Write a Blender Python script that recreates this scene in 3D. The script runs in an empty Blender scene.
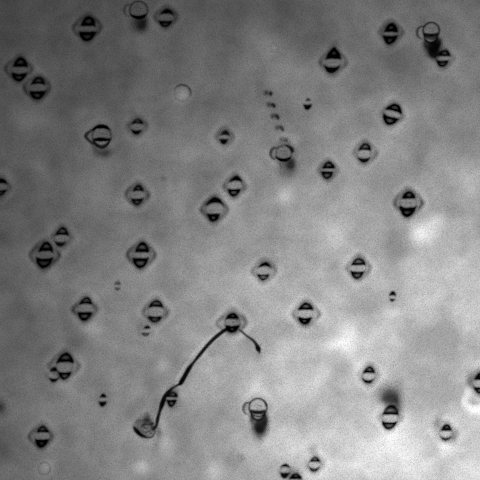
import bpy, math, random
from mathutils import Vector, noise

# ---------------------------------------------------------------- units
# One scene millimetre stands for one pixel of the 480 x 480 micrograph.
S = 0.001
LENS = 200.0
D = 480 * LENS / 36.0            # camera height above the bead plane, in those units
Z_FILM = -15.0                   # plane of sharp focus, just under the beads
C = bpy.context.scene.collection
sc = bpy.context.scene

# ---------------------------------------------------------------- camera
cam = bpy.data.cameras.new('camera')
cam.lens = LENS
cam.sensor_width = 36.0
cam.clip_start = 0.05
cam.clip_end = 20.0
cam.dof.use_dof = True
cam.dof.focus_distance = (D - Z_FILM) * S
cam.dof.aperture_fstop = 0.52
cam_o = bpy.data.objects.new('camera', cam)
cam_o.location = (0, 0, D * S)
C.objects.link(cam_o)
sc.camera = cam_o

# ---------------------------------------------------------------- world: a dark room
w = bpy.data.worlds.new('World')
sc.world = w
w.use_nodes = True
w.node_tree.nodes['Background'].inputs[0].default_value = (0.5, 0.5, 0.5, 1)
w.node_tree.nodes['Background'].inputs[1].default_value = 0.004

# ---------------------------------------------------------------- the microscope's lamp under the slide, off centre
LX, LY, LZ = 440.0, 430.0, -462.0     # pixel position, depth
lamp = bpy.data.lights.new('substage_lamp', 'AREA')
lamp.shape = 'DISK'
lamp.size = 60 * S
lamp.energy = 2.88
lamp_o = bpy.data.objects.new('substage_lamp', lamp)
lamp_o.location = ((LX - 240) * S, (240 - LY) * S, LZ * S)
lamp_o.rotation_euler = (math.pi, 0, 0)
C.objects.link(lamp_o)

# ---------------------------------------------------------------- render
sc.render.engine = 'CYCLES'
vs = sc.view_settings
vs.view_transform = 'Standard'
vs.look = 'None'
vs.exposure = 0.0
vs.gamma = 1.0
vs.use_curve_mapping = False
cy = sc.cycles
cy.max_bounces = 96
cy.transmission_bounces = 96
cy.transparent_max_bounces = 96
cy.volume_bounces = 0
cy.use_denoising = True
cy.use_adaptive_sampling = False

# ---------------------------------------------------------------- materials
def new_mat(name):
    m = bpy.data.materials.new(name)
    m.use_nodes = True
    nt = m.node_tree
    nt.nodes.clear()
    return m, nt, nt.nodes.new('ShaderNodeOutputMaterial')

_inks = {}
def ink(sigma, name='dark_absorber'):
    """clear-faced body that absorbs light; sigma = absorption per unit of depth"""
    key = (name, round(sigma, 3))
    if key in _inks:
        return _inks[key]
    m, nt, out = new_mat('%s_%03d' % (name, round(sigma * 1000)))
    r = nt.nodes.new('ShaderNodeBsdfRefraction')
    r.inputs['IOR'].default_value = 1.0
    r.inputs['Roughness'].default_value = 0.0
    r.inputs['Color'].default_value = (1, 1, 1, 1)
    v = nt.nodes.new('ShaderNodeVolumeAbsorption')
    v.inputs['Color'].default_value = (0, 0, 0, 1)
    v.inputs['Density'].default_value = sigma / S
    nt.links.new(r.outputs[0], out.inputs['Surface'])
    nt.links.new(v.outputs[0], out.inputs['Volume'])
    _inks[key] = m
    return m

def frosted():
    m, nt, out = new_mat('frosted_glass')
    t = nt.nodes.new('ShaderNodeBsdfTranslucent')
    t.inputs['Color'].default_value = (0.82, 0.82, 0.82, 1)
    nt.links.new(t.outputs[0], out.inputs['Surface'])
    return m

def camera_grain():  # noise-varied transparency imitates camera grain
    m, nt, out = new_mat('camera_grain')
    tc = nt.nodes.new('ShaderNodeTexCoord')
    acc = None
    for sc_, amp in ((1.0, .8), (0.5, 0.36)):
        mp = nt.nodes.new('ShaderNodeMapping')
        mp.inputs['Rotation'].default_value = (0.5, 0.3, 0.6 if acc is None else 1.3)
        nt.links.new(tc.outputs['Object'], mp.inputs['Vector'])
        n = nt.nodes.new('ShaderNodeTexNoise')
        n.inputs['Scale'].default_value = sc_ / S
        n.inputs['Detail'].default_value = 1.0
        nt.links.new(mp.outputs['Vector'], n.inputs['Vector'])
        a = nt.nodes.new('ShaderNodeMath'); a.operation = 'MULTIPLY_ADD'
        nt.links.new(n.outputs['Fac'], a.inputs[0])
        a.inputs[1].default_value = amp
        if acc is None:
            a.inputs[2].default_value = 0.31
        else:
            nt.links.new(acc.outputs[0], a.inputs[2])
        acc = a
    acc.use_clamp = True
    t = nt.nodes.new('ShaderNodeBsdfTransparent')
    nt.links.new(acc.outputs[0], t.inputs['Color'])
    nt.links.new(t.outputs[0], out.inputs['Surface'])
    return m

# ---------------------------------------------------------------- mesh helpers (pixel units, y up)
class MB:
    def __init__(self):
        self.v = []; self.f = []

    def loft(self, rings, flip=False):
        """closed tube through rings (each the same number of points), ends fanned"""
        n = len(rings[0]); b = len(self.v); fs = []
        for r in rings:
            self.v += r
        for i in range(len(rings) - 1):
            for j in range(n):
                k = (j + 1) % n
                fs.append((b + i*n + j, b + i*n + k, b + (i+1)*n + k, b + (i+1)*n + j))
        for ri, rev in ((0, True), (len(rings) - 1, False)):
            c = len(self.v)
            R = rings[ri]
            self.v.append((sum(p[0] for p in R)/n, sum(p[1] for p in R)/n, sum(p[2] for p in R)/n))
            for j in range(n):
                k = (j + 1) % n
                fs.append((c, b + ri*n + k, b + ri*n + j) if rev else (c, b + ri*n + j, b + ri*n + k))
        if flip:
            fs = [tuple(reversed(f)) for f in fs]
        self.f += fs

    def ring_loft(self, rings):
        """closed loop of rings (torus like)"""
        n = len(rings[0]); m = len(rings); b = len(self.v)
        for r in rings:
            self.v += r
        for i in range(m):
            i2 = (i + 1) % m
            for j in range(n):
                k = (j + 1) % n
                self.f.append((b + i*n + j, b + i*n + k, b + i2*n + k, b + i2*n + j))

    def build(self, name, mat, parent=None):
        me = bpy.data.meshes.new(name)
        me.from_pydata([(x*S, y*S, z*S) for x, y, z in self.v], [], self.f)
        # make sure the shell faces outwards (signed volume)
        me.calc_loop_triangles()
        vol = 0.0
        for t in me.loop_triangles:
            a, b_, c = (me.vertices[i].co for i in t.vertices)
            vol += a.dot(b_.cross(c))
        if vol < 0:
            me.flip_normals()
        for p in me.polygons:
            p.use_smooth = True
        me.materials.append(mat)
        o = bpy.data.objects.new(name, me)
        C.objects.link(o)
        if parent is not None:
            o.parent = parent
        return o

def sweep_x(w_, upper, lower, zr, x0=0.0, y0=0.0, z0=0.0, k=1.0, kz=1.0, ky=None, nx=17, nc=16, e=0.92, skew=0.0):
    """rings of a pillow between two curves lower(u) < upper(u), u in -1..1"""
    ky = k if ky is None else ky
    rings = []
    um = (upper(0) + lower(0)) / 2
    for i in range(nx):
        u = -math.cos(math.pi * i / (nx - 1)) * 0.997
        yu, yl = upper(u), lower(u)
        cy_, hy = (yu + yl) / 2, max(0.02, abs(yu - yl) / 2)
        rz = max(0.05, zr * math.sqrt(max(0.0, 1 - u*u)))
        ring = []
        for j in range(nc):
            a = 2 * math.pi * j / nc
            ca, sa = math.cos(a), math.sin(a)
            dy = hy * math.copysign(abs(ca) ** e, ca)
            dz = rz * math.copysign(abs(sa) ** e, sa)
            yy = um + (cy_ + dy - um) * ky
            ring.append((x0 + u * w_ * k + skew * yy, y0 + yy, z0 + dz * kz))
        rings.append(ring)
    return rings

def ellipsoid(mb, c, r, n=16, m=10, flip=False):
    rings = []
    for i in range(m):
        a = math.pi * (i + 0.5) / m
        rings.append([(c[0] + r[0] * math.sin(a) * math.cos(2*math.pi*j/n),
                       c[1] - r[1] * math.cos(a) * 1.0,
                       c[2] + r[2] * math.sin(a) * math.sin(2*math.pi*j/n)) for j in range(n)])
    rings[0] = [(c[0] + (p[0]-c[0]), p[1], p[2]) for p in rings[0]]
    mb.loft(rings, flip)

def catmull(pts, sub=6):
    out = []
    n = len(pts)
    for i in range(n - 1):
        p0 = pts[max(0, i-1)]; p1 = pts[i]; p2 = pts[i+1]; p3 = pts[min(n-1, i+2)]
        for s in range(sub):
            t = s / sub
            out.append(tuple(0.5 * ((2*b) + (-a + c_) * t + (2*a - 5*b + 4*c_ - d_) * t*t + (-a + 3*b - 3*c_ + d_) * t**3)
                             for a, b, c_, d_ in zip(p0, p1, p2, p3)))
    out.append(tuple(pts[-1]))
    return out

def tube(mb, pts, n=10, zs=1.0, sub=5, caps=True):
    """pts: (x, y, z, radius) control points in local pixel units (y up); radius interpolated"""
    P = catmull(pts, sub)
    rings = []
    for i, p in enumerate(P):
        a = Vector(P[max(0, i-1)][:3]); b = Vector(P[min(len(P)-1, i+1)][:3])
        t = b - a
        t = t.normalized() if t.length > 1e-9 else Vector((1, 0, 0))
        side = Vector((-t.y, t.x, 0))
        side = side.normalized() if side.length > 1e-9 else Vector((1, 0, 0))
        up = t.cross(side)
        r = max(0.08, p[3])
        rings.append([tuple(Vector(p[:3]) + side * r * math.cos(2*math.pi*j/n) + up * r * zs * math.sin(2*math.pi*j/n)) for j in range(n)])
    mb.loft(rings)

# ---------------------------------------------------------------- placing
def at(px, py, z=0.0):
    """scene point (in pixel units) seen at photo pixel px, py when it lies at height z"""
    s = (D - z) / D
    return ((px - 240) * s, (240 - py) * s, z)

def thing(name, label, cat, px, py, z=0.0, rot=0.0, group=None):
    o = bpy.data.objects.new(name, None)
    o.empty_display_size = 0.004
    x, y, z = at(px, py, z)
    o.location = (x*S, y*S, z*S)
    o.rotation_euler = (0, 0, math.radians(rot))
    o['label'] = label; o['category'] = cat
    if group:
        o['group'] = group
    C.objects.link(o)
    return o

def tag(o, label, cat, group=None):
    o['label'] = label; o['category'] = cat
    if group:
        o['group'] = group
    return o

# ---------------------------------------------------------------- the setting: slide, light-shaping layer, grain sheet
HALF = 430.0
mb = MB()
H2 = HALF + 30
mb.v = [(-H2, -H2, -59), (H2, -H2, -59), (H2, H2, -59), (-H2, H2, -59)]
mb.f = [(0, 1, 2, 3)]
me = bpy.data.meshes.new('slide')
me.from_pydata([tuple(q*S for q in p) for p in mb.v], [], mb.f)
me.materials.append(frosted())
slide = bpy.data.objects.new('slide', me); C.objects.link(slide)
slide['kind'] = 'structure'

# thickness shaped to imitate light: thin spots for lens glows, thick for dim blotches
SIG = 0.03
T0 = 24.0
# (x, y, change of grey level, radius along, radius across, angle of the long axis)
PATCH = [
    (422, 234, 56, 11, 9, 0), (437, 222, 42, 8, 8, 0), (428, 229, 12, 22, 18, 0),
    (285, 195, 42, 11, 9, -40), (284, 257, 14, 8, 7, 0), (270, 47, 13, 17, 17, 0), (295, 138, 18, 6, 5, 0),
    (352, 336, 28, 10, 13, 0), (333, 345, 34, 10, 5, -15), (352, 357, 32, 20, 6, 48), (345, 350, 6, 26, 20, 45),
    (257, 386, 26, 10, 11, 0), (285, 440, 14, 20, 16, 0), (300, 400, 12, 30, 24, 0), (214, 472, 32, 10, 8, -30),
    (141, 468, 48, 6.5, 6, 0), (92, 329, 30, 11, 8, 0), (162, 366, 28, 10, 6, -40), (166, 444, 22, 9, 12, 0),
    (392, 450, 36, 22, 17, 0), (340, 440, 8, 40, 40, 0), (398, 438, 14, 14, 9, 0), (445, 447, 44, 8, 6, -35), (394, 313, 28, 6, 5, 0),
    (331, 236, 14, 14, 9, 0), (190, 152, 13, 11, 9, 0), (25, 122, 12, 16, 14, 0), (40, 166, 9, 9, 6, 40),
    (470, 172, 12, 16, 22, 0), (70, 391, 14, 22, 5, 28), (130, 205, 10, 16, 9, -20), (410, 120, 8, 30, 20, 0),
    (390, 98, 12, 8, 6, 0), (80, 113, 10, 8, 6, 0), (240, 290, 9, 40, 30, 0), (398, 190, 10, 5, 4, 0),
    # bright hooked curve of light near the side edge, put into the thickness
    (468.5, 392, 45, 3.5, 5, 0), (465, 399, 55, 3.5, 5, 0), (467.5, 406, 55, 5, 3.5, 35), (475, 410, 60, 6, 3.5, 10), (484, 411, 50, 8, 7, 0),
    (472, 470, 24, 18, 18, 0),
    (257.6, 416.4, 42, 5, 2.6, 0), (430.8, 39.6, 34, 4.6, 2.6, 0), (101.6, 144.2, 20, 4.5, 2, 0), (182, 94.5, 48, 8.5, 8, 0), (44.3, 468.4, 44, 6.5, 6.5, 0), (274, 47.5, 16, 5, 5, 0),
    (209, 339, 24, 6, 2, 133), (201, 347.5, 28, 6, 2, 131), (194, 356, 30, 6, 2, 128), (187.5, 364.5, 32, 6, 2, 125), (182, 373, 34, 6, 2, 122), (178, 380, 34, 4, 2, 120), (177, 385, 26, 3, 2, 0),
    (232.7, 336, 22, 4, 2, 0), (262, 345, 20, 2.5, 3, 0), (139, 428, 26, 4, 2.5, 30), (147, 431, 26, 4, 2, 0), (149, 421, 16, 2, 2, 0),
    (440, 458, 20, 26, 4, -22), (462, 438, 18, 18, 4, -48), (350, 466, 14, 26, 5, 12), (296, 452, 16, 20, 6, -35), (424, 302, 14, 26, 6, -24),
    (456, 268, 16, 24, 7, -34), (334, 296, 12, 18, 6, 20), (372, 340, 14, 5, 20, 20), (410, 262, 12, 18, 5, -30), (465, 330, 12, 5, 22, 12), (320, 380, 14, 7, 22, 30),
    (180, 300, 12, 20, 5, -40), (110, 345, 10, 18, 5, 30), (352, 110, 10, 24, 6, -30), (300, 70, 12, 16, 9, 20),
    # thicker spots that imitate the dim blotches
    (425, 335, -16, 30, 14, -20), (345, 398, -14, 12, 26, 20), (300, 425, -12, 16, 22, 0), (455, 205, -12, 22, 14, 0), (425, 408, -16, 14, 18, 0), (345, 255, -10, 10, 20, 20),
    (60, 160, -8, 30, 18, 0), (195, 110, -8, 26, 20, 0), (20, 330, -10, 20, 26, 0), (200, 415, -10, 22, 16, 0),
    (393, 243, -24, 14, 22, 0), (380, 205, -8, 20, 30, 0), (412, 384, -30, 34, 30, 0), (432, 368, -20, 46, 34, 0), (390, 398, -24, 15, 16, 0),
    (78, 340, -16, 13, 12, 0), (10, 450, -14, 26, 26, 0), (403, 62, -14, 30, 16, 0), (262, 243, -14, 9, 16, 0),
    (3, 238, -12, 18, 9, 0), (225, 12, -8, 40, 14, 0), (110, 60, -6, 40, 40, 0), (305, 330, -16, 22, 9, 10), (372, 300, -14, 24, 10, 0),
    (440, 140, -10, 36, 18, 0), (183, 444, -12, 12, 20, 0), (325, 170, -6, 20, 14, 0), (320, 40, -8, 30, 24, 0),
    (471, 403, -30, 5, 6, 10), (165, 395, -14, 26, 30, 0), (345, 95, -6, 30, 20, 0), (302, 155, -10, 14, 22, 0), (478, 150, -4, 20, 30, 0),
    (300, 20, -8, 60, 30, 0), (160, 240, -6, 30, 40, 0), (113, 408, -7, 26, 20, 0), (230, 440, -8, 22, 26, 0),
]
def grey(px, py):
    """rough grey level of the evenly lit slide there, only used to turn the levels above into thickness"""
    d2 = (px - LX)**2 + (py - LY)**2
    h2 = (LZ + 59.0)**2
    lin = 0.62 * (1 + d2 / h2) ** -2.0
    return 255 * max(0.02, lin) ** (1 / 2.2)

FRINGE = [(87.5, 28.5, 12), (19.3, 69.5, 11.5), (37.8, 88, 11.5), (166.4, 17.6, 10), (137.2, 126.8, 9), (333, 62.5, 12), (390.6, 33.4, 11),
          (443.6, 58.6, 8.5), (392.3, 114.4, 11), (364.3, 152.8, 10), (327.9, 170.2, 9), (224.3, 137.2, 8), (235, 186.2, 10), (214.6, 209.6, 12),
          (44.8, 255, 13), (62, 237.4, 10), (137.7, 194.8, 10.5), (141.4, 255, 12.5), (-0.3, 187, 10), (85.7, 309.4, 11), (156, 311.4, 11.5), (64.4, 365.4, 13),
          (42, 436, 10.5), (232.6, 322.4, 12), (314.6, 464.2, 8.5), (305.7, 313.6, 11.5), (264.2, 271, 10.5), (358.3, 267.8, 11), (368.8, 374.6, 9),
          (390.4, 417.2, 11), (446, 432.4, 9), (408, 202.5, 13), (100, 136, 12), (284, 153, 11), (258, 407, 11), (480, 381.6, 12), (146, 427, 11)]
random.seed(4)
N = 300
def thickness(px, py):
    L = grey(px, py)
    d = 0.0
    for (cx, cy_, amp, ra, rb, ang) in PATCH:
        dx, dy = px - cx, py - cy_
        if abs(dx) > 90 or abs(dy) > 90:
            continue
        c, s = math.cos(math.radians(-ang)), math.sin(math.radians(-ang))
        u, v = (dx*c - dy*s) / ra, (dx*s + dy*c) / rb
        q = u*u + v*v
        if q < 9:
            d += amp * math.exp(-q * 0.9)
    for (cx, cy_, rr) in FRINGE:
        dx, dy = px - cx, py - cy_
        if abs(dx) < 34 and abs(dy) < 34:
            # optical fringe and dark margin round each droplet, put into the thickness
            q = abs(dx) + abs(dy) * 0.95
            ro = 0.5 * q + 0.5 * math.hypot(dx, dy)
            d += 0.085 * L * math.exp(-((ro - rr - 6.5) / 3.0) ** 2) - 0.06 * L * math.exp(-((ro - rr - 1.2) / 2.1) ** 2)
    p = Vector((px / 62.0, py / 62.0, 3.1))
    d += (0.09 * noise.noise(p) + 0.11 * noise.noise(p * 2.3) + 0.065 * noise.noise(p * 5.1) + 0.04 * noise.noise(p * 9.7)) * L
    ratio = max(0.15, (L + d) / L) ** 2.2
    return min(39.0, max(1.0, T0 - math.log(ratio) / SIG))

Z_LAYER = -55.0
vs_, fs_ = [], []
for i in range(N + 1):
    for j in range(N + 1):
        x = -HALF + 2*HALF*j/N; y = -HALF + 2*HALF*i/N
        # grid gathered towards the middle, where the microscope looks
        x = math.copysign(abs(x/HALF) ** 1.35 * HALF, x); y = math.copysign(abs(y/HALF) ** 1.35 * HALF, y)
        s = (D - (Z_LAYER + T0)) / D
        vs_.append((x*S, y*S, (Z_LAYER + thickness(x/s + 240, 240 - y/s)) * S))
for i in range(N):
    for j in range(N):
        a = i*(N+1) + j
        fs_.append((a, a+1, a+N+2, a+N+1))
# skirt and flat underside
edge = [j for j in range(N+1)] + [i*(N+1)+N for i in range(1, N+1)] + [N*(N+1)+j for j in range(N-1, -1, -1)] + [i*(N+1) for i in range(N-1, 0, -1)]
b0 = len(vs_)
for e_ in edge:
    vs_.append((vs_[e_][0], vs_[e_][1], Z_LAYER * S))
ne = len(edge)
for q in range(ne):
    r = (q + 1) % ne
    fs_.append((edge[r], edge[q], b0 + q, b0 + r))
fs_.append(tuple(b0 + q for q in reversed(range(ne))))
me = bpy.data.meshes.new('light_shaping_layer')
me.from_pydata(vs_, [], fs_)
for p in me.polygons:
    p.use_smooth = True
me.materials.append(ink(SIG, 'layer_absorber'))
layer = bpy.data.objects.new('light_shaping_layer', me); C.objects.link(layer)
layer['kind'] = 'structure'

me = bpy.data.meshes.new('grain_sheet')
me.from_pydata([(-HALF*S, -HALF*S, Z_FILM*S), (HALF*S, -HALF*S, Z_FILM*S), (HALF*S, HALF*S, Z_FILM*S), (-HALF*S, HALF*S, Z_FILM*S)], [], [(0, 1, 2, 3)])
me.materials.append(camera_grain())
film = bpy.data.objects.new('grain_sheet', me); C.objects.link(film)  # sheet added only to carry the camera grain
film['kind'] = 'structure'

# ---------------------------------------------------------------- parts of a droplet
def cap(root, name, x, base, tip, w_, k=0.0, c=0.0, dark=0.34, p=1.75, q=0.6, zr=None, skew=0.0, kdrop=0.0):
    """dark cap between a base line and a tip (local, y up); k > 0 leaves a clear pocket of that size inside, c hollows the base into a crescent"""
    h = tip - base
    dark *= max(1.0, 8.0 / w_) * (1.0 + 1.1 * k)  # absorbing solid stands in for the refraction shadow at each pole
    w_ *= 1.07
    jit = random.random() * 50
    def rough(v):
        am = 0.075 * w_
        return [(a + am * noise.noise(Vector((a * .33, b * .33, jit))), b + am * noise.noise(Vector((a * .33 + 9, b * .33, jit))), cc) for a, b, cc in v]
    zr = w_ * 0.85 if zr is None else zr
    f1 = lambda u: h * max(0.0, 1 - abs(u) ** p) ** q
    f0 = lambda u: c * h * (1 - u*u)
    up, lo = (f1, f0) if h > 0 else (f0, f1)
    m = MB()
    m.loft(sweep_x(w_, up, lo, zr, x, base, skew=skew))
    m.v = rough(m.v)
    o = m.build(name, ink(dark), root)
    if k > 0:
        m2 = MB()
        m2.loft(sweep_x(w_, up, lo, zr, x, base + kdrop * h, k=k, kz=0.975, ky=k * .68, skew=skew), flip=False)
        m2.v = rough(m2.v)
        # pocket faces the other way so the dark absorber ends at it
        me2 = o.data
        b = len(me2.vertices)
        verts = [v.co[:] for v in me2.vertices] + [(a*S, b_*S, c_*S) for a, b_, c_ in m2.v]
        t = bpy.data.meshes.new('pocket')
        t.from_pydata([(a*S, b_*S, c_*S) for a, b_, c_ in m2.v], [], m2.f)
        t.calc_loop_triangles()
        vol = sum(t.vertices[q_.vertices[0]].co.dot(t.vertices[q_.vertices[1]].co.cross(t.vertices[q_.vertices[2]].co)) for q_ in t.loop_triangles)
        pf = [tuple(i + b for i in (f if vol < 0 else tuple(reversed(f)))) for f in m2.f]
        faces = [tuple(pl.vertices) for pl in me2.polygons] + pf
        bpy.data.meshes.remove(t)
        new = bpy.data.meshes.new(name)
        new.from_pydata(verts, [], faces)
        for pl in new.polygons:
            pl.use_smooth = True
        new.materials.append(ink(dark))
        o.data = new
        bpy.data.meshes.remove(me2)
    return o

def shell(root, name, r, wall=0.05, dark=0.05, x=0.0, y=0.0, ry=None):
    """thin-walled clear ball: its wall darkens the outline"""
    ry = r if ry is None else ry
    m = MB()
    ellipsoid(m, (x, y, 0), (r, ry, r), n=28, m=16)
    nv, nf = len(m.v), len(m.f)
    k = 1 - wall
    m.v += [(x + (a - x)*k, y + (b - y)*k, c*k) for a, b, c in m.v[:nv]]
    m.f += [tuple(i + nv for i in reversed(f)) for f in m.f[:nf]]
    return m.build(name, ink(dark), root)

def halo(root, a, b, x=0.0, y=0.0, r=1.7, dark=0.1, e=1.3, z=11.0, bias=0.0):
    """pointed eye-shaped rim round a droplet"""
    m = MB(); rings = []; n = 44; hj = random.random() * 60
    def pt(t):
        ct, st = math.cos(t), math.sin(t)
        return Vector((x + a * math.copysign(abs(ct) ** (2/e), ct), y + b * math.copysign(abs(st) ** (2/e), st), z))
    for i in range(n):
        t = 2*math.pi*(i + 0.5)/n
        p = pt(t); d = pt(t + 0.03) - pt(t - 0.03)
        d.normalize()
        sd = Vector((-d.y, d.x, 0))
        ct = math.cos(t)
        rr = r * (0.5 + 0.75 * abs(ct) ** 1.5) * (1 + bias * ct) * (1 + .5 * noise.noise(p * .16 + Vector((hj, 0, 0))))
        p = p + Vector((noise.noise(p * .12 + Vector((0, hj, 0))), noise.noise(p * .12 + Vector((0, 0, hj))), 0)) * 1.2
        rings.append([tuple(p + sd*rr*math.cos(2*math.pi*j/8) + Vector((0, 0, rr*1.2*math.sin(2*math.pi*j/8)))) for j in range(8)])
    m.ring_loft(rings)
    return m.build('halo', ink(dark, 'faint_liquid'), root)

def smudge(root, x, y, rx, ry, dark=0.03, z=45.0, rot=0.0, name='dark_blur'):
    """soft absorbing body above the plane of focus, imitates dark out-of-focus blur"""
    dark *= 1.0 + 4.0 / (rx + ry)
    m = MB()
    ellipsoid(m, (0, 0, 0), (rx, ry, (rx + ry) / 2), n=18, m=12)
    c, s = math.cos(math.radians(rot)), math.sin(math.radians(rot))
    s2 = (D - z) / D
    wx, wy = root.location.x / S, root.location.y / S
    # keep it where it shows: the root sits at height 0
    ax, ay = (wx + x) * s2 - wx, (wy + y) * s2 - wy
    m.v = [(ax + a*c - b*s, ay + a*s + b*c, z + cc) for a, b, cc in m.v]
    return m.build(name, ink(dark, 'blur_absorber'), root)

def arc(root, name, pts, dark=0.3, zs=1.0):
    m = MB()
    tube(m, [(a, b, 0.0, r) for a, b, r in pts], zs=zs)
    return m.build(name, ink(dark), root)

G = 'capped droplets scattered over the slide'
# x, y centre; top cap (x, base, tip, half width, pocket, hollow); bottom cap the same; halo (left x, right x, half height, strength); body radius; options
def droplet(label, cx, cy_, top, bot, hal=None, r=None, rs=0.03, rot=0.0, zz=5.0, group=G, dt=0.34, db=0.34, blur=(), p=(1.8, 1.95), name='droplet'):
    root = thing(name, label, 'droplet', cx, cy_, zz, rot, group)
    if r:
        shell(root, 'body', r, 0.13, rs, x=0, y=0)
    for nm, t, dk, pp in (('cap', top, dt, p[0]), ('cap', bot, db, p[1])):
        if not t:
            continue
        t = tuple(t) + (0.0,) * (6 - len(t))
        x, base, tip, w_, k, c = t
        if k < .3 and c < .2 and w_ > 5:
            k = .50 + .16 * random.random()
        c = max(c, random.uniform(.0, .16))
        if w_ > 4:
            base -= .5 * math.copysign(1, tip - base)
        cap(root, nm, x - cx, cy_ - base, cy_ - tip, w_, k, c, dk, p=pp, skew=0.09)
        if w_ > 5:
            smudge(root, x - cx + (tip < base) * 1.2 - .6, cy_ - (tip * .8 + base * .2), w_ * .95, abs(tip - base) * .5 + 2.0, dk * .075, z=20)  # soft penumbra outside a large cap, built as an absorbing body
    if hal:
        l, rr, hb, st = hal
        halo(root, (rr - l)/2 - .6, hb, (l + rr)/2 - cx, 0.0, r=0.8 + (rr - l) * 0.026, dark=st * 3.1)
    if r and top and bot and r > 6:
        # thin grey stripe across the pale middle and a fine outline
        yb = (top[1] + bot[1]) / 2 + random.uniform(-.5, .9)
        ww = r * random.uniform(.62, .82)
        sg = random.uniform(-.5, .5)
        if bot[1] - top[1] > 4.2:
            arc(root, 'stripe', [(-ww, cy_ - yb + sg, .3), (-ww*.4, cy_ - yb - sg*.3, .75), (ww*.3, cy_ - yb, .6), (ww, cy_ - yb + sg, .3)], random.uniform(.14, .34))
        m = MB(); n = 36
        m.ring_loft([[((r - .3 + .65*math.cos(q))*math.cos(t), (r + .4 + .65*math.cos(q))*math.sin(t), .65*math.sin(q))
                      for q in (2*math.pi*j/8 for j in range(8))] for t in (2*math.pi*i/n for i in range(n))])
        m.build('rim', ink(.26 + rs), root)
    for (bx, by, rx, ry, dk, *ro) in blur:
        smudge(root, bx - cx, cy_ - by, rx, ry, dk, rot=ro[0] if ro else 0.0)
    return root

droplet('large dark-capped droplet alone between the dimmest corner and the ringed droplet at the top edge', 87.5, 28.5,
        (88, 26.2, 15.5, 7.4, .22), (87.6, 31.6, 42, 8.3, .15), (73, 102.5, 13, .10), 9.5)
droplet('upper one of the two droplets almost touching near the dimmest corner', 19.3, 69.5,
        (20, 67.2, 56.6, 7.2, .2), (19.4, 72.2, 82, 7.6), (5.8, 33, 13, .10), 9)
droplet('lower one of the two droplets almost touching near the dimmest corner', 37.8, 88,
        (38, 85, 76.3, 7, .25), (37.6, 90.3, 100, 7.8), (24.4, 51.6, 12.5, .10), 9)
droplet('droplet beside the ringed droplet at the top edge, with a wide pale middle', 166.4, 17.6,
        (166.4, 15.4, 8.2, 6.8, 0, .25), (165.6, 20, 27.8, 6.6), (155, 178, 11, .07), 8.2)
droplet('small droplet with a faint grey blur above it, beside the bulging dark-rimmed droplet', 137.2, 126.8,
        (137.3, 124.2, 118.3, 5.7, 0, .12), (136.6, 129.2, 135, 5.4, 0, .22), (128, 148.5, 8.8, .06), 7,
        blur=[(133.5, 113, 5.5, 4.5, .035), (144, 118, 4, 8, .018, 30)])
droplet('large droplet with peaked black upper cap, alone below the middle of the top edge', 333, 62.5,
        (333.2, 59.6, 46.5, 7.8, .34), (332.2, 64.4, 73.8, 8, .2, .3), (319.5, 346.6, 13, .07), 8.8, p=(1.35, 1.9),
        blur=[(335, 48, 4, 5, .02)])
droplet('droplet with a very thin pale slit, beside the clear ringed droplet near the top corner', 390.6, 33.4,
        (390.8, 32.6, 22.3, 7.1, .34), (390.4, 34.4, 45, 7.3, .34), (378.6, 402.6, 12, .06), 9)
droplet('small droplet at the lower tip of the dark tail near the top corner', 443.6, 58.6,
        (444.6, 56.2, 49.2, 6, .5), (442.6, 60.2, 67.4, 6.3, .15), (434, 454, 10, .04), 7.5)
droplet('tilted droplet with broken black caps and two pale specks inside', 392.3, 114.4,
        (392.6, 112, 102.6, 8.4, .5, .1), (391.8, 115.8, 126, 8.4, .5, .1), (380.5, 404, 11.5, .035), 9.5, rot=-16, p=(1.9, 2))
droplet('droplet with a thin dark arch for upper cap, below the tilted droplet with broken caps', 364.3, 152.8,
        (364.8, 151, 142.8, 6.6, .62), (364.4, 156.6, 163, 6.6, 0, .3), (353.2, 377.4, 12, .055), 7.6)
droplet('oval droplet with thin pale slit, between the chain droplet and the arched droplet', 327.9, 170.2,
        (328.4, 168.8, 160.8, 6.2, .25), (327.6, 171.2, 179.6, 6.1), (317.8, 338, 10.5, .045), 8)
droplet('tiny droplet with a heavy lower cap beside the chain of dashes', 307.8, 103.4,
        (308, 101.2, 97.8, 2.7), (307.8, 103.9, 110.4, 4.4), None, None, db=.4, dt=.2)
droplet('small droplet alone on the plain grey between the smooth bubble and the chain droplet', 224.3, 137.2,
        (224.7, 136.2, 129.8, 5.2, 0, .2), (224.2, 138.7, 145, 4.5), (215.2, 234, 9.5, .06), 6.4, dt=.25)
droplet('smaller upper droplet of the diagonal pair near the middle of the view', 235, 186.2,
        (235.7, 183, 175.2, 6.8, 0, .3), (234.2, 188.6, 197, 6.6), (223.6, 245.8, 11.5, .07), 7.8)
droplet('larger lower droplet of the diagonal pair near the middle of the view', 214.6, 209.6,
        (214.8, 206.4, 196.4, 8.8, .12, .35), (213.8, 213.2, 222.4, 6.6, .3), (200.4, 228.4, 12.5, .10), 9.8, rs=.05)
droplet('larger lower droplet of the overlapping pair near the dimmer side edge', 44.8, 255,
        (45.6, 252.8, 241, 7.4, .2), (44.4, 257.2, 269, 8.3, .12), (30, 60.2, 13.5, .11), 10, blur=[(50, 262, 12, 9, .01)])
droplet('smaller upper droplet of the overlapping pair near the dimmer side edge', 62, 237.4,
        (62, 236, 226.6, 6.6, .2), (60.6, 240.4, 247.4, 6, 0, .25), (52.8, 73.2, 11, .06), 7.8, db=.24)
droplet('droplet with two small black triangle caps and thick grey loops, above the lone black-capped one', 137.7, 194.8,
        (138, 192, 184.3, 5.6), (137.4, 197.6, 205.8, 5.9), (126, 149.6, 11.5, .11), 7.8)
droplet('large droplet with black caps alone beneath the one with triangle caps', 141.4, 255,
        (141.8, 252.4, 241.4, 7, .16), (140.8, 257.2, 269, 8, .15), (127, 156, 13, .09), 9.6)
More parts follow.
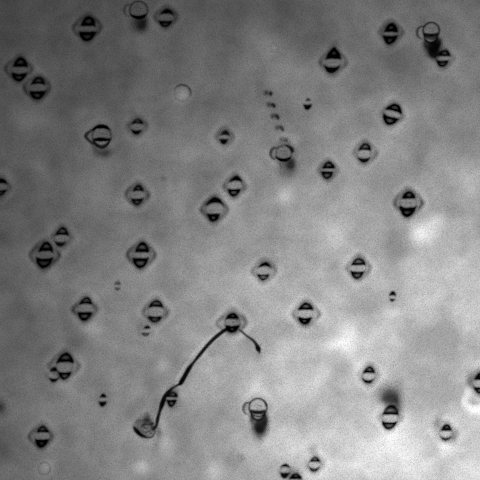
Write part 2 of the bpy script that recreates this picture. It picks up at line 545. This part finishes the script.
droplet('droplet cut off by the dimmer side edge of the view', -0.3, 187,
        (0.4, 184.4, 178, 7, 0, .2), (-0.6, 189.4, 196.4, 7), (-13, 12, 10, .05), 7.6)
droplet('droplet with a pale round glow under its lower tip', 85.7, 309.4,
        (85.8, 304.8, 296.6, 6.6), (84.8, 312, 321.4, 7.1, .18), (73, 98.4, 11.5, .09), 8.2, blur=[(94, 317, 3, 4, .02)])
droplet('tiny faint grey ringlet alone above the droplet with the glow', 117.6, 286,
        (117.6, 285, 281, 3.3, .5), (117.6, 287.2, 291, 3.1, .5), None, 3.6, rs=.05, dt=.12, db=.12)
droplet('droplet with a broad clear middle and a tiny droplet hanging below it', 156, 311.4,
        (155.9, 308, 299.4, 7.3, 0, .1), (155.2, 316.2, 323, 7, 0, .05), (142.6, 168.4, 11.5, .08), 8.6, rs=.05)
droplet('tiny droplet hanging below the droplet with the broad clear middle', 146.5, 331,
        (147, 329.2, 325, 3.6), (146, 332.4, 336.8, 4.4, .3), (138, 155, 9, .04), None, db=.14, dt=.3,
        blur=[(143, 325, 6, 9, .012)])
droplet('big arched droplet with a small one attached to its side, toward the dimmer side', 64.4, 365.4,
        (65, 363.6, 352, 8.6, .62), (65, 371.4, 380.2, 7, .1), (49, 80.8, 13, .055), 9, rs=.06, p=(1.7, 1.6),
        blur=[(66, 362, 7, 2.5, .025)])
droplet('small droplet attached to the side of the big arched droplet', 54, 375.6,
        (53.8, 372.4, 366.6, 4, 0), (54.2, 377, 382.6, 5.2, 0, .3), (46.5, 61.5, 8.5, .045), 6)
droplet('tiny lone droplet halfway between the big arched droplet and the strand', 102.8, 399.8,
        (103, 398.4, 393, 3.6), (102.8, 401, 407.4, 4.3), (96, 110, 7.5, .03), None)
droplet('dark-capped droplet directly above the pale round bubble at the bottom edge', 42, 436,
        (42.4, 432.8, 425.2, 6), (42, 438.8, 448.2, 6.8, .34), (29.6, 54.2, 12, .09), 8.4)
droplet('droplet held at the top bend of the dark strand', 232.6, 322.4,
        (232, 319.6, 312.2, 6.8, .3), (232.6, 325, 333.4, 7.4, .3), (216, 247.6, 11, .08), 8.6, rs=.08, dt=.32, db=.36,
        blur=[(232.6, 322, 11, 9, .012), (238, 321, 4, 5, .04)])
droplet('droplet cut by the bottom edge pair, slimmer and higher one with a clear middle', 285, 470.6,
        (285, 468, 463.6, 5, 0, .3), (285, 472.4, 479, 4.9), (278, 292, 8, .05), 6, rs=.06)
droplet('droplet mostly below the bottom edge, beside a slimmer higher one', 295.4, 481.6,
        (295.5, 479.6, 472.8, 6.4, .35), (295.5, 483, 490, 6.4), None, 8, rs=.06, blur=[(290, 474, 7, 6, .02)])
droplet('droplet with a grey blur above it, near the bottom edge', 314.6, 464.2,
        (314.8, 462.2, 456.2, 5.1), (314.4, 466.6, 472.4, 5.4, .3, .3), (306, 324, 9.5, .03), 6.6, rs=.06, db=.22,
        blur=[(312, 449.5, 5, 6, .05, -30), (322, 462, 4, 8, .015)])
droplet('dark-capped droplet inside a grey diamond rim, between the strand and the pale streak', 305.7, 313.6,
        (305.6, 310.4, 302, 7.6, .0, .08), (305.2, 316.6, 325.2, 7, .3), (292.4, 319.4, 12, .07), 8.6,
        blur=[(313, 325, 5, 4.5, .03, 40)])
droplet('droplet with crescent caps and a grey blur at its upper shoulder, near the middle', 264.2, 271,
        (264.6, 268.6, 261.4, 6.5, 0, .32), (263.6, 273.6, 281, 6.1, 0, .1), (251.5, 277, 10.5, .05), 7.6,
        blur=[(273, 263, 6, 6, .03), (262, 256, 10, 6, .008)])
droplet('dark-capped droplet with a smoky peak above it, over the tiny two-part droplet', 358.3, 267.8,
        (358.4, 265.4, 257.6, 7.1), (357.6, 271, 279.4, 6.7, .14), (346, 370.6, 11.5, .06), 8,
        blur=[(360, 256, 4.5, 5, .035), (367, 274, 3.5, 7, .025, -20)])
droplet('tiny two-part droplet, black on top and smaller below', 392.5, 296.6,
        (392.5, 297, 290.4, 3.9), (392.4, 298.2, 302.2, 3), None, None)
droplet('small droplet with an arched upper cap above the blurred dark patch', 368.8, 374.6,
        (369, 373.8, 366, 5.9, .5), (368.5, 377.8, 384, 6.2, 0, .42), (359.5, 378.5, 9.5, .03), 7, rs=.05)
droplet('clear-faced droplet with thin black outlines under a blurred dark patch', 390.4, 417.2,
        (390.4, 415.2, 405, 8, .8), (389.6, 421.4, 430, 7.4, .66), (378.6, 401.4, 8.5, .05), 8.6, rs=.07, p=(2, 2),
        blur=[(384, 400, 5, 5.5, .06, -30), (398.5, 405, 4.5, 10, .10, 14), (390.5, 396, 11, 9.5, .05), (391, 400, 10, 8, .045), (390, 391, 16, 13, .014)])
droplet('half-ringed droplet with a black half-moon cap in the brightest corner', 446, 432.4,
        (446.3, 431.2, 423.4, 5.6, .3), (445.8, 435.4, 441.4, 5.6, 0, .4), None, 7.2, rs=.05, db=.2,
        blur=[(437.5, 422.5, 4, 8, .085, -20), (454, 437, 3.5, 8, .085, -20)])
droplet('droplet cut off by the brighter side edge beside the pale hooked curve', 480.6, 381.6,
        (480.8, 380, 371.5, 6.6, .3), (480.6, 386.4, 394, 6.6, .2), (467, 494, 12, .06), 9, rs=.05,
        blur=[(470.5, 377, 3.5, 9, .05, 8)])
t = droplet('dark heart-shaped droplet tucked under the lower end of the upper strand piece', 172.2, 396,
        (172.4, 397.4, 391.6, 5.6), (171.8, 399.8, 407.8, 5.4, .5), None, None, dt=.36, db=.36, p=(2.6, 1.5),
        blur=[(173, 390, 5.5, 6, .05), (175, 400, 6, 9, .02)])
arc(t, 'side_line', [(4.8, 9, .4), (6, 5, .8), (5.4, 0, .6), (4.6, -6, .4)], .2)
arc(t, 'side_line', [(-3, 9.6, .4), (0, 8, .9), (3.4, 9.4, .4)], .22)
arc(t, 'side_line', [(-2, 6, .5), (0, 4.6, .9), (1.2, 2, .5)], .2)

droplet('large droplet with striped black caps beside the brightest cloudy patch', 408.2, 202.6,
        (408.6, 198.8, 190.6, 7, .42), (408, 205.6, 218, 8.4, .4), (393.8, 422.4, 13.5, .09), 9.4, rs=.06,
        blur=[(420, 214, 5, 5, .03), (408, 202, 13, 15, .004)])

# ---------------------------------------------------------------- clear ringed droplets with a dark tail
def ringed(label, cx, cy_, r, rd, loop, band, tail, group='clear ringed droplets with a dark tail', extra=()):
    root = thing('ringed_droplet', label, 'droplet', cx, cy_, 0, 0, group)
    shell(root, 'body', r, 0.09, .07)
    arc(root, 'stripe', [(-r*.6, r*.1, .3), (-r*.1, r*.32, .9), (r*.3, r*.12, .8), (r*.6, r*.25, .3)], .26)
    arc(root, 'stripe', [(-r*.5, -r*.25, .3), (0, -r*.1, .8), (r*.55, -r*.2, .3)], .22)
    m = MB(); n = 40
    m.ring_loft([[((r + 1.15*math.cos(q))*math.cos(t), (r + 1.15*math.cos(q))*math.sin(t), 1.15*math.sin(q))
                  for q in (2*math.pi*j/8 for j in range(8))] for t in (2*math.pi*i/n for i in range(n))])
    m.build('rim', ink(rd * 4.6), root)
    if loop:
        lx, ly, lr, dk = loop
        pts = []
        for i in range(9):
            a = math.radians(62 + i * 26)
            pts.append((lx - cx + lr * math.cos(a), cy_ - ly + lr * 1.15 * math.sin(a), .9 + .8 * math.sin(math.pi * i / 8)))
        arc(root, 'side_loop', pts, dk * 1.9)
    for (x, base, tip, w_, k, c, dk) in band:
        cap(root, 'cap', x - cx, cy_ - base, cy_ - tip, w_, k, c, dk, p=2.0, q=.55)
    for (pts, dk) in extra:
        arc(root, 'dark_arc', [(x - cx, cy_ - y, rr * 1.25) for x, y, rr in pts], dk * 2.1)
    for (bx, by, rx, ry, dk, *ro) in tail:
        smudge(root, bx - cx, cy_ - by, rx, ry, dk, rot=ro[0] if ro else 0.0, z=ro[1] if len(ro) > 1 else 40.0, name='dark_tail')
    return root

ringed('clear ringed droplet at the top edge with a short blurred dark tail', 138.6, 10, 9, .10, (129.5, 10.5, 5.2, .12),
       [(138.3, 13.2, 18.8, 8.2, 0, .38, .4)], [(142, 24.5, 6.5, 7, .11, 0, 34), (139, 25, 10, 10, .035), (146, 19.5, 3, 4, .09, 0, 20), (133, 20, 4, 4, .03)])
ringed('clear ringed droplet near the top corner, its dark tail reaching a smaller droplet', 431.2, 30.6, 8.2, .18, (422.4, 32.6, 5.4, .22),
       [], [(433.4, 50, 7.5, 10, .2, 8, 26), (438.5, 43, 4.5, 6.5, .2, 0, 20), (425, 44, 2.6, 6, .18, 0, 20), (433, 48, 10, 13, .02), (423, 22, 5, 8, .02, 30)],
       extra=[([(423.2,33.0,.8),(427.0,34.9,1.6),(430.8,35.4,1.8),(434.6,34.9,1.6),(438.4,33.0,.8)], .42), ([(423.6,34.1,.8),(425.5,39.9,1.2),(430.8,42.8,1.2),(436.1,39.9,1.2),(438.0,34.1,.8)], .36)])
ringed('clear ringed droplet with the longest blackest tail, below the middle', 258, 407.4, 9, .17, (248.6, 408.6, 5.2, .22),
       [], [(260, 426.5, 8.4, 9, .16, 0, 32), (265.5, 418.5, 3.6, 7.5, .2, 10, 22), (251.4, 418, 2.2, 6, .22, 0, 20), (259.5, 433, 6.5, 9, .05), (260, 425, 12, 14, .012)],
       extra=[([(250.2,410.0,.8),(254.0,411.9,1.6),(257.8,412.4,1.8),(261.6,411.9,1.6),(265.4,410.0,.8)], .42), ([(250.6,411.1,.8),(252.5,417.1,1.2),(257.8,420.0,1.2),(263.1,417.1,1.2),(265.0,411.1,.8)], .36), ([(262, 399.8, .6), (265.4, 403, 1.0), (266.6, 406.5, 1.2)], .3), ([(244, 403, .6), (250, 402.5, .7)], .14)])
ringed('bulging droplet with a dark rim, a pointed side and a pale smile below', 101.6, 135.8, 9.6, .07, None,
       [(101.6, 131.2, 124.2, 9, 0, .42, .4), (101.8, 138.8, 141.6, 9.2, 0, -.5, .4)], [(104.5, 153, 8, 5, .095, 10), (95, 150, 3.5, 8, .07, 15)],
       extra=[([(93.4, 140, .9), (96, 144.6, 1.3), (101.6, 147.2, 1.4), (107, 144.8, 1.3), (110, 140, .9)], .4), ([(95, 128.6, 1.4), (90, 131.4, 1.3), (85.8, 135.6, 1.7), (88.5, 140, 1.4), (94, 144, 1.6)], .24)])
ringed('double-ringed droplet at the lower end of the chain of dashes', 284, 153, 8.2, .05, (275.6, 153.6, 5, .26),
       [(283.2, 155.6, 162, 7.8, 0, .38, .34)], [(291, 164, 5.5, 7, .12, -20, 24), (287, 168, 11, 10, .035), (286, 141, 5, 4, .03), (280, 150, 14, 13, .006)],
       extra=[([(285, 145.4, .9), (289.4, 146.8, 1.5), (292.2, 150.2, 1.9), (291.8, 153.2, 1.0)], .3), ([(278, 148, .5), (281, 146.4, .9), (284, 147.6, .5)], .16), ([(277, 161, .5), (280, 164, .9), (281, 168, .4)], .1)])

# ---------------------------------------------------------------- smooth bubbles
r_ = thing('bubble', 'smooth pale bubble with a dark upper rim and no caps', 'bubble', 182, 93.6, 0, 0, 'pale round bubbles')
shell(r_, 'body', 8.8, 0.1, .06)
arc(r_, 'dark_arc', [(9*math.cos(math.radians(a)), 9*math.sin(math.radians(a)), rr) for a, rr in
                     ((160, .3), (135, .7), (110, 1.0), (85, 1.2), (60, 1.2), (35, 1.2), (10, 1.1), (-8, .7), (-25, .3))], .55)
r_ = thing('bubble', 'pale round bubble with a thin grey rim at the bottom edge', 'bubble', 44.3, 468.4, 0, 0, 'pale round bubbles')
shell(r_, 'body', 7.2, 0.14, .09)
r_ = thing('bubble', 'very faint ringlet in the pale patch above the chain of dashes', 'bubble', 274, 47.5, 0, 0, 'pale round bubbles')
shell(r_, 'body', 5.6, 0.16, .06)
r_ = thing('bubble', 'faint grey blurred disc at the bottom between strand and slim droplet', 'bubble', 235.6, 460.5, 0)
smudge(r_, 0, 0, 10, 9.5, .011, name='body', z=30)
smudge(r_, 6, 3, 4, 5, .022, name='dark_side', z=30)

# ---------------------------------------------------------------- chain of dashes and lone specks
for k_, (x, y, ln, an, dk, lab) in enumerate((
        (270.8, 93.6, 3.2, 80, .30, 'topmost dark dash of the slanting chain'),
        (273.6, 105.4, 3.4, 125, .34, 'second dark dash from the top of the slanting chain'),
        (277.4, 116.8, 4.0, 120, .30, 'third dark dash from the top of the slanting chain'),
        (282, 128.4, 4.4, 122, .22, 'fourth dark dash from the top of the slanting chain'),
        (286, 140, 3.0, 125, .12, 'faint lowest dash of the slanting chain touching the double-ringed droplet'))):
    t = thing('dash', lab, 'speck', x, y, 0, 0, 'slanting chain of dashes')
    a = math.radians(an)
    arc(t, 'dark_core', [(-math.cos(a)*ln, -math.sin(a)*ln, .4), (-math.cos(a)*ln*.4, -math.sin(a)*ln*.4, 2.0), (math.cos(a)*ln*.4, math.sin(a)*ln*.4, 2.0), (math.cos(a)*ln, math.sin(a)*ln, .4)], dk * 1.7)
    smudge(t, -4.6, .8, 2.8, 3.2, .14 if dk > .15 else .06, z=12, name='faint_side')
    smudge(t, 0, 0, 4.5, 4.5, .02, z=40, name='dark_blur')
t = thing('speck', 'tiny faint speck alone on the plain grey above the droplet with triangle caps', 'speck', 163.4, 178.6, 0)
smudge(t, 0, 0, 2.6, 1.8, .10, z=18, rot=-40, name='core')
smudge(t, 0, 0, 4, 3.5, .01, z=30, name='dark_blur')
t = thing('speck', 'blurred dark spot cut by the dimmer side edge near the bottom', 'speck', .6, 407, 0)
smudge(t, 0, 0, 3.8, 5.5, .09, z=30, name='core')
smudge(t, 0, -1, 8, 12, .02, name='dark_blur')

# ---------------------------------------------------------------- the bent strand
root = thing('strand', 'dark bent strand curving from the hooked clump up over a droplet', 'strand', 233, 331, 0)
def strand(pts, dark, name='strand_piece'):
    m = MB()
    tube(m, [(x - 233, 331 - y, z, r * (1.15 + 0.5 * noise.noise(Vector((x * .27, y * .27, 7.7))))) for x, y, z, r in pts], n=12)
    return m.build(name, ink(dark), root)
strand([(229, 330, 0, .9), (226, 329.6, 0, 2.2), (220, 333.6, 0, 1.7), (213, 339.6, 0, 1.9), (206, 347, 0, 1.8), (199.5, 355, 0, 1.8), (194, 361.8, 0, 1.9),
        (189, 368.6, 0, 2.1), (184.6, 376.4, 0, 2.2), (180.8, 383, 0, 1.8), (179.4, 385.8, 0, .5)], .95)
strand([(180.2, 383.6, 0, 1.2), (176.4, 385.8, 0, 1.3), (172.4, 388, 0, 1.4), (168.9, 391.4, 0, 1.8), (165, 396.4, 0, 2.2), (162.2, 404, 0, 2.1), (159.6, 411.6, 0, 1.9), (157.6, 419, 0, 2.2),
        (156.6, 425, 0, 1.6), (154.4, 428.6, 0, 1.4), (150.6, 429.8, 0, .6)], .95)
strand([(239, 329.6, 0, .7), (242, 331.8, 0, 1.4), (247, 336, 0, 1.2), (252.6, 340, 0, 1.3), (256, 344, 0, 1.8), (258.2, 348.6, 0, 2.5), (259.4, 352, 0, 1.4), (259.8, 354, 0, .4)], .85)
strand([(260, 346.5, 0, .5), (261.4, 344, 0, 1.1), (262, 342, 0, .6)], .18)
# thin pale-sided edge that runs along the upper piece
strand([(209, 338.6, 3, .4), (202, 346, 3, .55), (195, 355, 3, .6), (188.6, 363.4, 3, .65), (183, 371.6, 3, .7), (178.6, 379, 3, .6), (175.4, 381.6, 3, .9), (173.6, 380.4, 3, .4)], .3, 'edge_line')
strand([(170, 383.6, 3, .5), (174, 384.4, 3, .7), (178, 383.6, 3, .5)], .3, 'edge_line')
smudge(root, 211 - 233, 331 - 353, 4.5, 4.5, .03, z=40)
smudge(root, 247 - 233, 331 - 340, 4, 5, .022, z=40)
smudge(root, 258.5 - 233, 331 - 355, 3.5, 5, .035, z=40)
smudge(root, 157 - 233, 331 - 442, 3.5, 14, .02, z=40, rot=-10)

# ---------------------------------------------------------------- hooked clump at the lower end of the strand
root2 = thing('hooked_clump', 'hooked clump with a grey tuft at the lower end of the strand', 'clump', 146, 427, 0)
arc(root2, 'hook', [((x - 146) * .9, (427 - y) * 1.03, r) for x, y, r in ((132.6, 425.2, .5), (133.8, 429, 2.0), (138, 433, 2.3), (142.6, 435.8, 1.9), (148, 437.2, 1.1), (152.6, 436.4, 1.0), (155.4, 433, .7), (156, 430, .4))], .95)
smudge(root2, 1.4, 6, 5.5, 4, .06, z=8, name='tuft')
smudge(root2, 1.2, 10.5, 3, 5, .06, z=12, name='tuft')
arc(root2, 'fold', [(x - 146, 427 - y, r) for x, y, r in ((140.6, 425.8, .5), (144, 424.6, 1.3), (148, 424.6, .8), (152, 423.6, 1.3), (154, 422.8, .5))], .8)
arc(root2, 'fold', [(x - 146, 427 - y, r) for x, y, r in ((135, 424, .5), (137.6, 420.4, .9), (141, 419, .5))], .6)
arc(root2, 'fold', [(x - 146, 427 - y, r) for x, y, r in ((141, 430, .4), (145, 432.6, 1.0), (149, 431, .9), (152, 433.4, .4))], .6)
shell(root2, 'body', 9.6, .12, .08, x=-.5, y=-.5, ry=9)
smudge(root2, 0, 0, 11, 10, .014, z=30)
smudge(root2, -7, -3, 4, 4, .05, z=14)
smudge(root2, 6, 1, 4, 4, .05, z=14)
smudge(root2, 13, -6, 3, 5, .05, z=14)
arc(root2, 'fold', [(3.4, 4.6, .4), (5.4, 1, 1.1), (8, -2.4, 1.2), (9.4, -6, .5)], .4)
arc(root2, 'fold', [(-6, -1, .4), (-3, .4, 1.0), (0, -1.6, .9), (2.6, -1, .4)], .6)
smudge(root2, 0.5, 6.5, 4.5, 4, .035, z=10)
